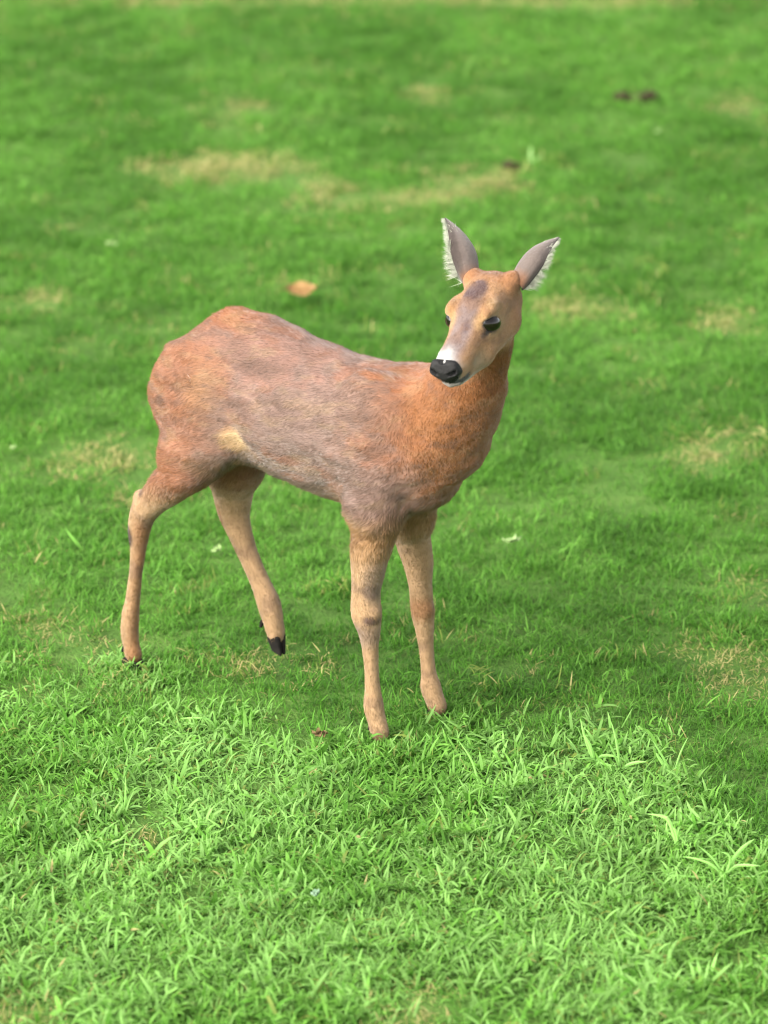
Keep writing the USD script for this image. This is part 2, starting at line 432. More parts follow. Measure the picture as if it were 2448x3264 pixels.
def coat_color(p):
    n1 = meshkit.fbm(p * 14.0, 3, 21); n2 = meshkit.fbm(p * np.array([22.0, 22.0, 40.0]), 3, 33); n3 = meshkit.fbm(p * 60.0, 2, 5)
    t, y, z = p[:, 0], p[:, 1], p[:, 2]
    col = np.repeat(PINK[None], len(p), 0)
    def mix(c, w):
        nonlocal col
        w = np.clip(w, 0, 1)[:, None]
        col = col * (1 - w) + np.asarray(c) * w
    wob = (n1 - 0.5) * 0.16
    mix(GREY, sm(0.60, 0.44, z + wob) * sm(0.06, -0.05, t + wob) * sm(-0.42, -0.30, t))     # grey flank
    mix(BELLY, sm(0.44, 0.39, z + wob * 0.4) * sm(-0.33, -0.28, t) * sm(0.02, -0.04, t))
    mix(ORANGE, sm(0.46, 0.62, z + wob * 0.8) * sm(-0.16, 0.03, t + wob * 0.7))               # withers
    mix(ORANGE, sm(-0.30, -0.42, t + wob * 0.6) * 0.7)
    mix(RUST, sm(-0.42, -0.54, t + wob * 0.5) * sm(0.48, 0.58, z) * 0.8)
    mix(ORANGE, sm(0.615, 0.66, z) * sm(-0.26, -0.36, t) * 0.9)
    mix(RUST, sm(0.02, 0.10, t + wob * 0.4) * sm(0.40, 0.46, z))                              # neck and breast
    mix(TAN, sm(0.44, 0.36, z + wob * 0.3) * sm(-0.14, -0.08, t))
    mix(LEGC, sm(0.37, 0.30, z + wob * 0.2))
    mix(TAN, spot(p, side(650, 1230, 0.10), (0.065, 0.10, 0.075), 0.9) * 0.55)                       # pale haunch
    mix(np.minimum(PALE * 1.6, 0.6), spot(p, side(745, 1408, 0.10), (0.034, 0.08, 0.034), 0.7))
    mix(TAN, spot(p, side(690, 1480, 0.09), (0.07, 0.08, 0.03)) * 0.7)
    mix(UMBER, spot(p, side(790, 1180, 0.10), (0.085, 0.09, 0.022)) * (n2 > 0.38) * 0.7)       # darker streak above it
    mix(UMBER, spot(p, side(535, 1270, 0.09), (0.022, 0.08, 0.018)) * 0.6)
    mix(UMBER, spot(p, side(720, 1110, 0.09), (0.03, 0.08, 0.02)) * 0.5)
    mix(UMBER, spot(p, side(1170, 1545, 0.10), (0.033, 0.07, 0.014)) * 0.85)                   # marks behind the elbow
    mix(DARK, spot(p, side(1252, 1590, 0.09), (0.018, 0.07, 0.014)) * 0.7)
    mix(UMBER, spot(p, side(1090, 1465, 0.10), (0.055, 0.07, 0.015)) * (n2 > 0.4) * 0.6)
    mix(RUST * 0.9, spot(p, side(1420, 1260, 0.07), (0.035, 0.08, 0.045)) * 0.6)
    mix(UMBER, (n2 > 0.60) * sm(0.40, 0.46, z) * sm(0.0, -0.05, t) * 0.35)                     # tufty mottling
    mix(PALE, (n2 < 0.34) * sm(0.38, 0.44, z) * sm(0.02, -0.05, t) * 0.25)
    # leg marks
    mix(DARK * 0.7, spot(p, side(416, 1700, 0.085), (0.020, 0.04, 0.028), 0.4))
    mix(UMBER, spot(p, side(455, 1563, 0.09), (0.016, 0.03, 0.012)) * 0.8)
    mix(RUST, sm(-0.018, 0.006, (t - (-0.535 + (z - 0.2) * 0.12))) * sm(0.30, 0.26, z) * sm(-0.62, -0.58, t) * (t < -0.46) * 0.7)
    mix(UMBER, spot(p, side(1184, 1975, 0.085), (0.016, 0.03, 0.012)))
    mix(UMBER, spot(p, side(1185, 1890, 0.09), (0.024, 0.03, 0.02)) * 0.6)
    mix(GREY, spot(p, side(1200, 1850, 0.08), (0.03, 0.04, 0.06)) * 0.5)
    mix(GREY, spot(p, side(1165, 2015, 0.08), (0.04, 0.04, 0.035)) * 0.6)
    mix(RUST, spot(p, side(1345, 1935, -0.07), (0.04, 0.04, 0.03)) * 0.6)
    mix(DARK, spot(p, side(905, 1990, -0.065), (0.014, 0.04, 0.035)) * 0.8)
    # head
    q = (p - HO) @ HAX.T / HS
    hx, hy, hz = q[:, 0], q[:, 1], q[:, 2]
    head = sm(-0.11, -0.07, hx) * (np.abs(hy) < 0.06) * (np.abs(hz) < 0.075) * (z > 0.60)
    face = srgb(234, 172, 110, K * 1.18)
    mix(face, head)
    mix(ORANGE, head * sm(-0.035, -0.07, hx) * 0.6)
    mix(srgb(196, 166, 158, K), head * sm(0.024, 0.010, np.abs(hy)) * sm(0.0, 0.02, hz + 0.02) * sm(-0.045, 0.02, hx))       # grey bridge
    mix(srgb(126, 88, 86, K), head * spot(np.stack([hx, hy, hz], 1), (-0.022, -0.002, 0.038), (0.034, 0.021, 0.03), 0.4) * (0.75 + 0.9 * (n3 - 0.3)))
    mix(srgb(150, 122, 124, K), head * spot(np.stack([hx, hy, hz], 1), (0.042, 0.006, 0.015), (0.018, 0.008, 0.02)) * 0.8)
    mix(srgb(240, 190, 128, K), head * spot(np.stack([hx, np.abs(hy), hz], 1), (-0.004, 0.030, 0.028), (0.022, 0.014, 0.013)) * 0.9)
    mix(WHITE, head * sm(0.082, 0.108, hx + (n3 - 0.5) * 0.03 - hy * 0.7) * sm(-0.034, -0.020, hz + np.where(hy < 0, 0.01, 0)) * (1 - 0.5 * sm(0.006, 0.016, hy)))
    mix(srgb(234, 196, 146, K), head * sm(0.03, 0.06, hx) * sm(-0.010, -0.022, hz) * sm(0.09, 0.07, hx))
    mix(WHITE, head * sm(0.070, 0.085, hx) * sm(-0.034, -0.040, hz))
    mix(srgb(22, 18, 15, K), head * sm(0.085, 0.092, hx) * spot(np.stack([hx * 0, hy * 0, hz], 1), (0, 0, -0.0315), (1, 1, 0.007), 0.5))
    mix(srgb(20, 18, 18, K), head * sm(0.1015, 0.106, hx / HS) * sm(-0.036, -0.031, hz / HS) * sm(0.006, 0.0, hz / HS))
    for s in (-1, 1):
        d = np.linalg.norm(((p - hp(0.013, s * 0.035, 0.007)) @ EAX(s).T) / np.array([0.0250, 0.022, 0.0150]), axis=1)
        mix(srgb(240, 192, 132, K * 1.25), head * sm(1.75, 1.15, d) * 0.6)
        mix(srgb(34, 22, 16, K), head * sm(1.0, 0.8, d))
        d = np.linalg.norm((q / HS - np.array([0.030, s * 0.032, 0.002])) / np.array([0.013, 0.012, 0.007]), axis=1)
        mix(srgb(40, 26, 20, K), head * sm(1.0, 0.7, d))
    n4 = meshkit.fbm(np.stack([t * 30 + n1 * 4, y * 30, z * 75 + n1 * 5], 1), 3, 91)          # streaks lying along the body
    body = sm(0.36, 0.42, z) * (1 - head)
    moult = meshkit.fbm(np.stack([t * 11 + n1 * 2, y * 11, z * 17 + n2 * 2], 1), 4, 133)
    mix(srgb(196, 164, 150, K), sm(0.49, 0.58, moult) * body * sm(0.08, -0.02, t) * sm(-0.46, -0.30, t) * 0.6)
    mix(srgb(164, 124, 106, K), sm(0.58, 0.68, moult) * body * sm(0.08, -0.02, t) * 0.45)
    mix(ORANGE, sm(0.44, 0.34, moult) * body * 0.35)
    mix(UMBER * 0.9, sm(0.56, 0.70, n4) * body * 0.42)
    mix(PALE, sm(0.42, 0.30, n4) * body * 0.22)
    mix(UMBER, sm(0.58, 0.68, n2) * (1 - body) * (1 - head) * 0.35)
    mix(srgb(182, 126, 82, K), head * sm(0.52, 0.64, meshkit.fbm(q * 55.0, 3, 8)) * sm(0.09, 0.06, hx) * 0.5)
    col *= (0.86 + 0.28 * n3)[:, None]
    return np.clip(col, 0.002, 0.9)

BC = coat_color(BV)
deer = thing("roe_deer", "slender brown roe deer standing on the lawn with its head turned back", "deer", ORG)
WV = b2w(BV) - ORG
R3 = np.stack([FW, -RT, np.array([0, 0, 1.0])], 0)        # body direction -> world direction: d @ R3
raw_mesh(f"{deer}/body", WV, BF, coat_mat, BN @ R3, BC)

def to_deer(p):
    return b2w(np.asarray(p)) - ORG

# ---- eyes, nose, ears, hooves ----------------------------------------------
for s in (1, -1):
    m = trimesh.creation.icosphere(3, 1.0)
    m.vertices = to_deer(hp(0.0115, s * 0.0300, 0.008) + HS * (m.vertices * np.array([0.0182, 0.0112, 0.0122])) @ EAX(s))
    if s < 0:
        m.invert()
    part(deer, "eye", m, eye_mat, True)

def ball(x, y, z, r, n=32):
    return mf.Manifold.sphere(r, n).translate((x, y, z))
pad = mf.Manifold.batch_hull([ball(0.114, 0.015, -0.001, 0.0095), ball(0.114, -0.015, -0.001, 0.0095), ball(0.1185, 0.017, -0.010, 0.0095), ball(0.1185, -0.017, -0.010, 0.0095),
                              ball(0.119, 0, -0.020, 0.0085), ball(0.108, 0.018, -0.014, 0.009), ball(0.108, -0.018, -0.014, 0.009), ball(0.106, 0.0, -0.022, 0.008)])
for s in (-1, 1):
    pad -= mf.Manifold.batch_hull([ball(0.130, s * 0.0125, -0.010, 0.0036), ball(0.126, s * 0.023, -0.006, 0.0030), ball(0.116, s * 0.013, -0.010, 0.002)])
pad -= mf.Manifold.batch_hull([ball(0.131, 0, -0.016, 0.0016), ball(0.131, 0, -0.03, 0.0016)])
pad -= ball(0.119, 0, 0.0135, 0.0100)
pm = pad.refine_to_length(0.003).to_mesh()
nose = trimesh.Trimesh(pm.vert_properties[:, :3], pm.tri_verts)
nose.merge_vertices()
trimesh.smoothing.filter_taubin(nose, iterations=45)
nose.vertices = to_deer(HO + HS * (((nose.vertices - [0.115, 0, -0.012]) * 0.88 + [0.1160, -0.001, -0.0105]) @ HAX))
part(deer, "nose", nose, nose_mat, 60)
lip = mf.Manifold.batch_hull([ball(0.104, 0.010, -0.036, 0.0055), ball(0.104, -0.010, -0.036, 0.0055), ball(0.109, 0, -0.037, 0.0055), ball(0.092, 0, -0.038, 0.006)])
pm = lip.to_mesh()
lip = trimesh.Trimesh(to_deer(HO + HS * pm.vert_properties[:, :3] @ HAX), pm.tri_verts)
chin_mat = plain("chin", srgb(232, 222, 212, K * 0.9), 0.8, 0.1, 200.0, 0.15)
part(deer, "chin", lip, chin_mat, True)

def hairs(p, n, d, length, width, color, normals=None, droop=0.0):
    """thin tapered hairs: two triangles and a tip each; returns v, f, normals, colours"""
    N = len(p)
    d = d / np.linalg.norm(d, axis=1, keepdims=True)
    s = np.cross(d, n); s /= np.maximum(np.linalg.norm(s, axis=1, keepdims=True), 1e-9)
    s *= (width / 2)[:, None]
    mid = p + d * (length * 0.5)[:, None]
    tip = p + d * length[:, None] - n * (droop * length)[:, None] if np.ndim(droop) == 0 else p + d * length[:, None]
    v = np.stack([p - s, p + s, mid - s * 0.7, mid + s * 0.7, tip], 1).reshape(-1, 3)
    b = np.arange(N)[:, None] * 5
    f = np.concatenate([b + np.array([[0, 1, 3]]), b + np.array([[0, 3, 2]]), b + np.array([[2, 3, 4]])])
    return v, f, np.repeat(n if normals is None else normals, 5, 0), np.repeat(color, 5, 0)

def build_ear(sgn, A, O, length, width, name_rng):
    """a cupped leaf: A the ear's axis, O the direction its hollow faces; both in body coordinates"""
    rng = np.random.default_rng(name_rng)
    A = A / np.linalg.norm(A); O = O - (O @ A) * A; O /= np.linalg.norm(O); S = np.cross(A, O)
    root = hp(-0.078, 0.003 + sgn * 0.032, 0.022)
    nu, nv = 26, 17
    us = np.linspace(0, 1, nu); vs = np.linspace(-1, 1, nv)
    U, V = np.meshgrid(us, vs, indexing="ij")
    prof = np.interp(U, [0, 0.12, 0.3, 0.45, 0.65, 0.85, 0.95, 1.0], [0.62, 0.80, 0.98, 1.0, 0.80, 0.42, 0.18, 0.02]) * width / 2
    half = np.interp(U, [0, 0.25, 0.6, 1.0], [2.5, 1.9, 1.35, 1.1])       # how far the shell wraps round (radians)
    ang = V * half
    r = prof / np.sin(np.minimum(half, np.pi / 2))
    wav = 1 + 0.05 * np.sin(U * 9 + V * 3)
    P = root + (U * length)[..., None] * A + ((r * np.sin(ang)) * wav)[..., None] * S + ((r * (1 - np.cos(ang)) - 0.4 * prof) * 0.8)[..., None] * O
    P = P - (0.012 * np.sin(U * np.pi))[..., None] * O
    # shell: outer and inner skins
    fl = P.reshape(-1, 3)
    i = (np.arange(nu - 1)[:, None] * nv + np.arange(nv - 1)[None]).ravel()
    quad = np.stack([i, i + 1, i + nv + 1, i + nv], 1)
    tri = np.vstack([quad[:, [0, 1, 2]], quad[:, [0, 2, 3]]])
    _, _, n = meshkit.arrays((fl, tri), True)
    back = -O
    if np.mean(n @ back) < 0:
        tri = tri[:, ::-1]; n = -n
    th = 0.0022
    inner = fl - n * th
    k = len(fl)
    edge = np.concatenate([np.arange(nv), np.arange(1, nu) * nv + nv - 1, (nu - 1) * nv + np.arange(nv - 2, -1, -1), np.arange(nu - 2, 0, -1) * nv])
    e2 = np.roll(edge, -1)
    rim = np.vstack([np.stack([edge, e2, e2 + k], 1), np.stack([edge, e2 + k, edge + k], 1)])
    v = np.vstack([fl, inner]); f = np.vstack([tri, tri[:, ::-1] + k, rim])
    uu, vv = U.ravel(), V.ravel()
    grey, brown, deep = srgb(168, 148, 138, K * 0.95), srgb(206, 142, 100, K), srgb(84, 66, 60, K)
    nn = meshkit.fbm(fl * 90.0, 2, 9)
    w = sm(0.22, 0.02, uu + (nn - 0.5) * 0.12)[:, None]
    c = grey * (1 - w) + brown * w
    outer_side = np.sign((S @ HY) * sgn)
    e = (sm(0.25, 0.85, vv * outer_side + 0.3 * (uu - 0.4) + (nn - 0.5) * 0.5) * 0.85)[:, None]
    c = c * (1 - e) + deep * e
    ci = np.repeat(srgb(206, 196, 182, K)[None], k, 0)
    m = raw_mesh(free_path(deer, "ear"), to_deer(v), f, coat_mat, np.vstack([n, -n]) @ R3, np.vstack([c * (0.85 + 0.3 * nn[:, None]), ci]))
    # pale hairs along both rims and inside the hollow, and a thin grey nap on the back
    pts, nrm, dr, ln, wd, cc = [], [], [], [], [], []
    def add(P_, N_, D_, L_, W_, C_):
        pts.append(P_); nrm.append(N_); dr.append(D_); ln.append(L_); wd.append(W_); cc.append(C_)
    for e_ in (0, nv - 1):
        outer = ((1 if e_ else -1) * (S @ HY) * sgn) > 0
        M_ = 2600 if outer else 200
        u = rng.uniform(0.02, 0.97, M_) ** 0.9
        x = u * (nu - 1); a = np.floor(x).astype(int); fr = (x - a)[:, None]
        a1 = np.minimum(a + 1, nu - 1)
        base = P[a, e_] * (1 - fr) + P[a1, e_] * fr
        side_ = (1 if e_ else -1)
        cl = meshkit.noise(np.stack([u * 26, 0 * u + e_, 0 * u + sgn * 3.0], 1), 4)[:, None] - 0.5
        d = 0.75 * A + 0.70 * O + side_ * 0.20 * S + cl * np.array([1.6, 1.2, 1.6]) + rng.normal(0, 0.30, (M_, 3))
        L_ = np.interp(u, [0, 0.25, 0.6, 1], [0.021, 0.018, 0.010, 0.006]) * rng.uniform(0.25, 1.25, M_) * (1.0 if outer else 0.25)
        add(base, np.repeat((-O)[None], M_, 0) + rng.normal(0, .3, (M_, 3)), d, L_, np.full(M_, 0.0007), np.repeat(srgb(230, 234, 210, 0.34)[None], M_, 0) * rng.uniform(.8, 1.1, (M_, 1)))
    M_ = 900
    ii = rng.integers(0, k, M_)
    keep = (uu[ii] < 0.85) & (np.abs(vv[ii]) < 0.75)
    ii = ii[keep]; M_ = len(ii)
    d = 0.9 * A + 0.4 * O + rng.normal(0, 0.2, (M_, 3))
    add(inner[ii], -n[ii], d, rng.uniform(0.008, 0.015, M_), np.full(M_, 0.0012), np.repeat(srgb(228, 230, 208, 0.34)[None], M_, 0))
    P_, N_, D_, L_, W_, C_ = (np.concatenate(x) for x in (pts, nrm, dr, ln, wd, cc))
    N_ /= np.linalg.norm(N_, axis=1, keepdims=True)
    hv, hf, hn, hc = hairs(P_, N_, D_, L_, W_, C_)
    fr = raw_mesh(f"{m.GetPath()}/ear_hair", to_deer(hv), hf, fur_mat, None, hc)
    tag(fr, "pale hair fringing the ear", kind="stuff")
    return fl, n, c

EARS = [build_ear(1, camdir(0.66, 0.68, -0.35), camdir(0.68, -0.35, -0.64), 0.112, 0.046, 41),
        build_ear(-1, camdir(-0.40, 0.86, -0.28), camdir(-0.74, -0.05, -0.66), 0.116, 0.050, 42)]

def build_hoof(pts, fwd_dir, down=False):
    """cloven hoof: two pointed claws below the last joint, and two dew claws behind"""
    tip, r = pts[-1]
    prev = pts[-2][0]
    fwd_dir = np.asarray(fwd_dir, float); fwd_dir /= np.linalg.norm(fwd_dir)
    axis = tip - prev; axis /= np.linalg.norm(axis)
    if down:
        dn = axis
        f = fwd_dir - (fwd_dir @ dn) * dn; f /= np.linalg.norm(f)
    else:
        dn = np.array([0, 0, -1.0]); f = fwd_dir
    s = np.cross(f, dn)
    base = tip - (np.array([0, 0, 0]) if down else np.array([0, 0, tip[2] + 0.001]))
    out = []
    for k in (-1, 1):
        B = lambda a, b, c, rr: mf.Manifold.sphere(rr, 20).translate(tuple(base + f * a + s * (k * b) + dn * c))
        if down:
            h = mf.Manifold.batch_hull([B(-0.006, 0.0065, 0.000, 0.0075), B(0.006, 0.0065, 0.000, 0.0075), B(-0.004, 0.006, 0.020, 0.0055), B(0.006, 0.0045, 0.030, 0.0030)])
        else:
            h = mf.Manifold.batch_hull([B(-0.012, 0.008, -0.004, 0.008), B(-0.013, 0.008, 0.010, 0.0065), B(0.010, 0.007, 0.009, 0.006), B(0.006, 0.007, -0.002, 0.007), B(0.025, 0.004, 0.0125, 0.0035)])
        out.append(h)
        c = base - f * (0.014 if not down else 0.018) - dn * 0.030 + s * (k * 0.009)
        out.append(mf.Manifold.batch_hull([mf.Manifold.sphere(0.0042, 14).translate(tuple(c)), mf.Manifold.sphere(0.0030, 14).translate(tuple(c - f * 0.005 + dn * 0.008))]))
    ms = []
    for h in out:
        q = h.to_mesh(); ms.append(trimesh.Trimesh(q.vert_properties[:, :3], q.tri_verts))
    m = trimesh.util.concatenate(ms)
    m.vertices = to_deer(m.vertices)
    part(deer, "hoof", m, hoof_mat, 50)

build_hoof(LEGS["fn"], (0.9, -0.25, 0)); build_hoof(LEGS["ff"], (0.9, -0.25, 0)); build_hoof(LEGS["hn"], (1, 0, 0)); build_hoof(LEGS["hf"], (1, 0, 0.0), True)

# ---- the coat's hair ---------------------------------------------------------
def build_fur(count=260000):
    rng = np.random.default_rng(5)
    m = trimesh.Trimesh(BV, BF, process=False)
    area = m.area_faces
    cen = BV[BF].mean(1)
    dense = np.where(np.linalg.norm(cen - HO, axis=1) < 0.14, 3.0, np.where(cen[:, 2] < 0.33, 1.8, 1.0))
    area = area * dense
    fi = rng.choice(len(BF), count, p=area / area.sum())
    w = rng.dirichlet((1, 1, 1), count)
    p = (BV[BF[fi]] * w[..., None]).sum(1); n = (BN[BF[fi]] * w[..., None]).sum(1); n /= np.linalg.norm(n, axis=1, keepdims=True)
    c = (BC[BF[fi]] * w[..., None]).sum(1)
    q = (p - HO) @ HAX.T
    inhead = (np.abs(q[:, 0]) < 0.125) & (np.abs(q[:, 1]) < 0.06) & (np.abs(q[:, 2]) < 0.07) & (p[:, 2] > 0.6)
    flow = np.tile(np.array([-1.0, 0, -0.55]), (count, 1))
    neck = sm(0.0, 0.08, p[:, 0]) * sm(0.40, 0.5, p[:, 2])
    flow = flow * (1 - neck[:, None]) + np.array([-0.35, 0, -1.0]) * neck[:, None]
    leg = sm(0.40, 0.32, p[:, 2])
    flow = flow * (1 - leg[:, None]) + np.array([-0.15, 0, -1.0]) * leg[:, None]
    flow[inhead] = -HX + 0.1 * HZ
    swirl = np.stack([meshkit.fbm(p * 18.0, 2, 50 + k) - 0.5 for k in range(3)], 1)
    flow = flow + swirl * np.where(inhead, 0.4, 1.5 - neck - 0.8 * leg)[:, None] + rng.normal(0, 0.14, (count, 3))
    flow -= (flow * n).sum(1)[:, None] * n
    flow /= np.linalg.norm(flow, axis=1, keepdims=True)
    lift = rng.uniform(0.12, 0.42, count)
    d = flow + n * lift[:, None]
    L = np.where(inhead, 0.0052, np.where(p[:, 2] < 0.33, 0.0062, 0.0105 - 0.003 * neck)) * rng.uniform(0.6, 1.25, count)
    L *= np.where((p[:, 2] < 0.43) & (p[:, 2] > 0.36), 1.3, 1.0)
    W = np.where(inhead, 0.0006, 0.0009) * rng.uniform(0.7, 1.3, count)
    keep = np.ones(count, bool)
    for s in (-1, 1):
        keep &= np.linalg.norm(((p - hp(0.013, s * 0.035, 0.008)) @ EAX(s).T) / np.array([0.0235, 0.020, 0.0145]), axis=1) > 1
    keep &= ~(inhead & (q[:, 0] / HS > 0.094))
    shade = np.where(rng.uniform(0, 1, (count, 1)) < 0.15, rng.uniform(0.6, 0.85, (count, 1)), rng.uniform(0.85, 1.25, (count, 1)))
    c = np.clip(c * shade, 0, 0.9)
    n2 = n + rng.normal(0, 0.22, n.shape) + flow * 0.15; n2 /= np.linalg.norm(n2, axis=1, keepdims=True)
    v, f, nn, cc = hairs(p[keep] - n[keep] * 0.0008, n[keep], d[keep], L[keep], W[keep], c[keep], n2[keep])
    fur = raw_mesh(f"{deer}/fur", to_deer(v), f, fur_mat, nn @ R3, cc)
    tag(fur, "short coarse hair of the coat", kind="stuff")
build_fur()
#GRASS
# ------------------------------------------------------------------ the lawn
# worn straw patches, measured on the 1659 px wide copy: centre x, y, half width, half height, strength
STRAW = [(400, 362, 120, 30, .9), (560, 365, 150, 32, .85), (690, 400, 80, 30, .6), (750, 430, 130, 22, 1.0), (890, 432, 160, 22, .8), (1010, 400, 130, 32, .65), (1090, 375, 60, 24, .5),
         (495, 228, 70, 32, .45), (920, 205, 70, 36, .4), (1225, 668, 85, 34, .95), (1560, 690, 60, 28, .5), (1530, 985, 110, 28, .9), (1560, 940, 70, 30, .6),
         (1650, 1275, 50, 50, .6), (1590, 1480, 95, 50, 1.0), (1640, 1440, 60, 40, .8), (165, 1408, 95, 46, 1.0), (225, 1425, 70, 34, 1.0), (235, 1455, 90, 45, .55), (130, 1360, 90, 30, .4),
         (325, 1830, 75, 48, 1.0), (285, 1790, 50, 34, .8), (250, 975, 110, 32, .8), (160, 1010, 130, 26, .35), (268, 1073, 30, 30, .95), (40, 1300, 60, 30, .6), (130, 488, 40, 22, .45),
         (60, 2190, 110, 70, .6), (120, 2130, 60, 30, .5), (940, 2190, 120, 60, .55), (1600, 230, 70, 36, .45), (830, 3, 900, 12, .8), (1240, 12, 260, 18, .4), (690, 1620, 30, 14, .5),
         (60, 640, 90, 28, .3), (140, 735, 40, 18, .4), (1500, 1400, 80, 40, .3), (560, 1440, 130, 40, .3), (760, 1380, 60, 40, .2), (1100, 1450, 120, 30, .2)]
DEEP = [(230, 215, 80, 40, .6), (130, 290, 110, 30, .6), (670, 150, 60, 24, .6), (1550, 45, 60, 16, .8), (1400, 210, 60, 14, .7), (950, 330, 130, 30, .3), (600, 600, 120, 26, .5), (500, 640, 140, 30, .4),
        (250, 880, 120, 40, .4), (180, 1130, 60, 20, .4), (1180, 820, 90, 40, .3), (1380, 980, 50, 20, .4), (290, 1725, 60, 22, .9), (660, 1700, 80, 26, .5), (1560, 1760, 90, 60, .7), (1600, 1680, 60, 60, .5),
        (1480, 1500, 60, 30, .4), (1330, 1330, 90, 30, .3), (20, 2090, 40, 20, .7), (1230, 1870, 60, 26, .5), (940, 1450, 80, 30, .4), (700, 1330, 120, 40, .4)]
EDGE_X = [-400, 0, 200, 430, 560, 700, 820, 900, 1050, 1250, 1400, 1500, 1560, 1659, 2100]
EDGE_Y = [1440, 1470, 1490, 1545, 1575, 1612, 1640, 1625, 1580, 1570, 1600, 1660, 1780, 1800, 1830]

def ground_maps(x, y):
    """straw, deep green and long pale grass (0..1) at points of the lawn, and the points' places on the copy"""
    px = to_pixels(np.stack([x, y, np.zeros_like(x)], -1)) / DS
    n = meshkit.fbm(np.stack([x * 7, y * 4, 0 * x], -1), 4, 17) - 0.5
    n2 = meshkit.fbm(np.stack([x * 16, y * 9, 0 * x], -1), 3, 29) - 0.5
    front = y > 1.0
    def field(rows):
        out = np.zeros_like(x)
        for cx_, cy_, rx_, ry_, k in rows:
            d = np.hypot((px[:, 0] - cx_) / rx_, (px[:, 1] - cy_) / ry_) + n * 0.55 + n2 * 0.5
            out = np.maximum(out, k * (1 - sm(0.45, 1.15, d)))
        return out * front
    inside = (px[:, 0] > -200) & (px[:, 0] < 1860) & (px[:, 1] > -120) & (px[:, 1] < 2400) & front
    far = meshkit.fbm(np.stack([x * 1.6, y * 1.6, 0 * x], -1), 3, 77)
    straw = np.where(inside, field(STRAW), sm(0.60, 0.74, far) * 0.8)
    deep = np.where(inside, field(DEEP), sm(0.42, 0.28, far) * 0.7)
    edge = np.interp(px[:, 0], EDGE_X, EDGE_Y)
    long_ = sm(-40, 70, px[:, 1] - edge + n * 130 + n2 * 60)
    long_ = np.where(front, long_, 1.0)
    return straw, deep, long_, px

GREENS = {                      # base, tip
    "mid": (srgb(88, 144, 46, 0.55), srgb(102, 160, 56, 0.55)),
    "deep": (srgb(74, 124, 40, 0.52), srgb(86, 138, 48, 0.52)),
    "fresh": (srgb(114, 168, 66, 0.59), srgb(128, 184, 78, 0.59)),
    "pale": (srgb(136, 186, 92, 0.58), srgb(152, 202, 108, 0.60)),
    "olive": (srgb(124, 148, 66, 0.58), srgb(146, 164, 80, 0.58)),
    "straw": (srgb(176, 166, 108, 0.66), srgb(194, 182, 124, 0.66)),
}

def blades(rng, n, spread, h0, h1, w0, w1, cols, lean=0.5, bend=0.5, mix=None, flat=0.0, segs=3):
    """n grass blades rooted within a disc: curved, tapered, slightly folded ribbons"""
    r = spread * np.sqrt(rng.uniform(0, 1, n)); a = rng.uniform(0, 2 * np.pi, n)
    root = np.stack([r * np.cos(a), r * np.sin(a), np.full(n, -0.006)], 1)
    az = rng.uniform(0, 2 * np.pi, n)
    out = np.stack([np.cos(az), np.sin(az), 0 * az], 1)
    h = rng.uniform(h0, h1, n); w = rng.uniform(w0, w1, n)
    le = np.abs(rng.normal(lean, 0.3, n)); be = np.abs(rng.normal(bend, 0.4, n))
    rollv = rng.normal(0, 0.5, n)
    side_ = np.stack([-np.sin(az + rollv), np.cos(az + rollv), 0 * az], 1)
    ts = np.linspace(0, 1, segs + 1)
    wt = np.interp(ts, [0, 0.25, 0.6, 1], [0.75, 1.0, 0.8, 0.06])
    th = le[:, None] + be[:, None] * 1.6 * ts[None] ** 1.3
    stepv = (np.sin(th)[..., None] * out[:, None] + np.cos(th)[..., None] * np.array([0, 0, 1.0])) * (h / segs)[:, None, None]
    c = root[:, None] + np.concatenate([np.zeros((n, 1, 3)), np.cumsum(stepv[:, 1:] * .5 + stepv[:, :-1] * .5, 1)], 1)
    L = c - side_[:, None] * (w[:, None] * wt[None] / 2)[..., None]
    R = c + side_[:, None] * (w[:, None] * wt[None] / 2)[..., None]
    v = np.stack([L, R], 2).reshape(n, -1, 3)
    k = 2 * (segs + 1)
    q = np.concatenate([[[2 * i, 2 * i + 1, 2 * i + 3], [2 * i, 2 * i + 3, 2 * i + 2]] for i in range(segs)])
    f = (np.arange(n)[:, None, None] * k + q[None]).reshape(-1, 3)
    keys = list(cols); p = np.array([cols[x] for x in keys], float); p /= p.sum()
    pick = rng.choice(len(keys), n, p=p)
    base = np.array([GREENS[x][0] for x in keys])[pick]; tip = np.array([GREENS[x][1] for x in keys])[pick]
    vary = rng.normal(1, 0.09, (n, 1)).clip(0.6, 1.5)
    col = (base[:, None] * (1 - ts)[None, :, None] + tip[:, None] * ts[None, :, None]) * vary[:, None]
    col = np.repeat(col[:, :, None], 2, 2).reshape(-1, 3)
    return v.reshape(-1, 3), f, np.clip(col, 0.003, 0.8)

def joined(parts):
    v, f, c, o = [], [], [], 0
    for a, b, d in parts:
        v.append(a); f.append(b + o); c.append(d); o += len(a)
    return np.concatenate(v), np.concatenate(f), np.concatenate(c)

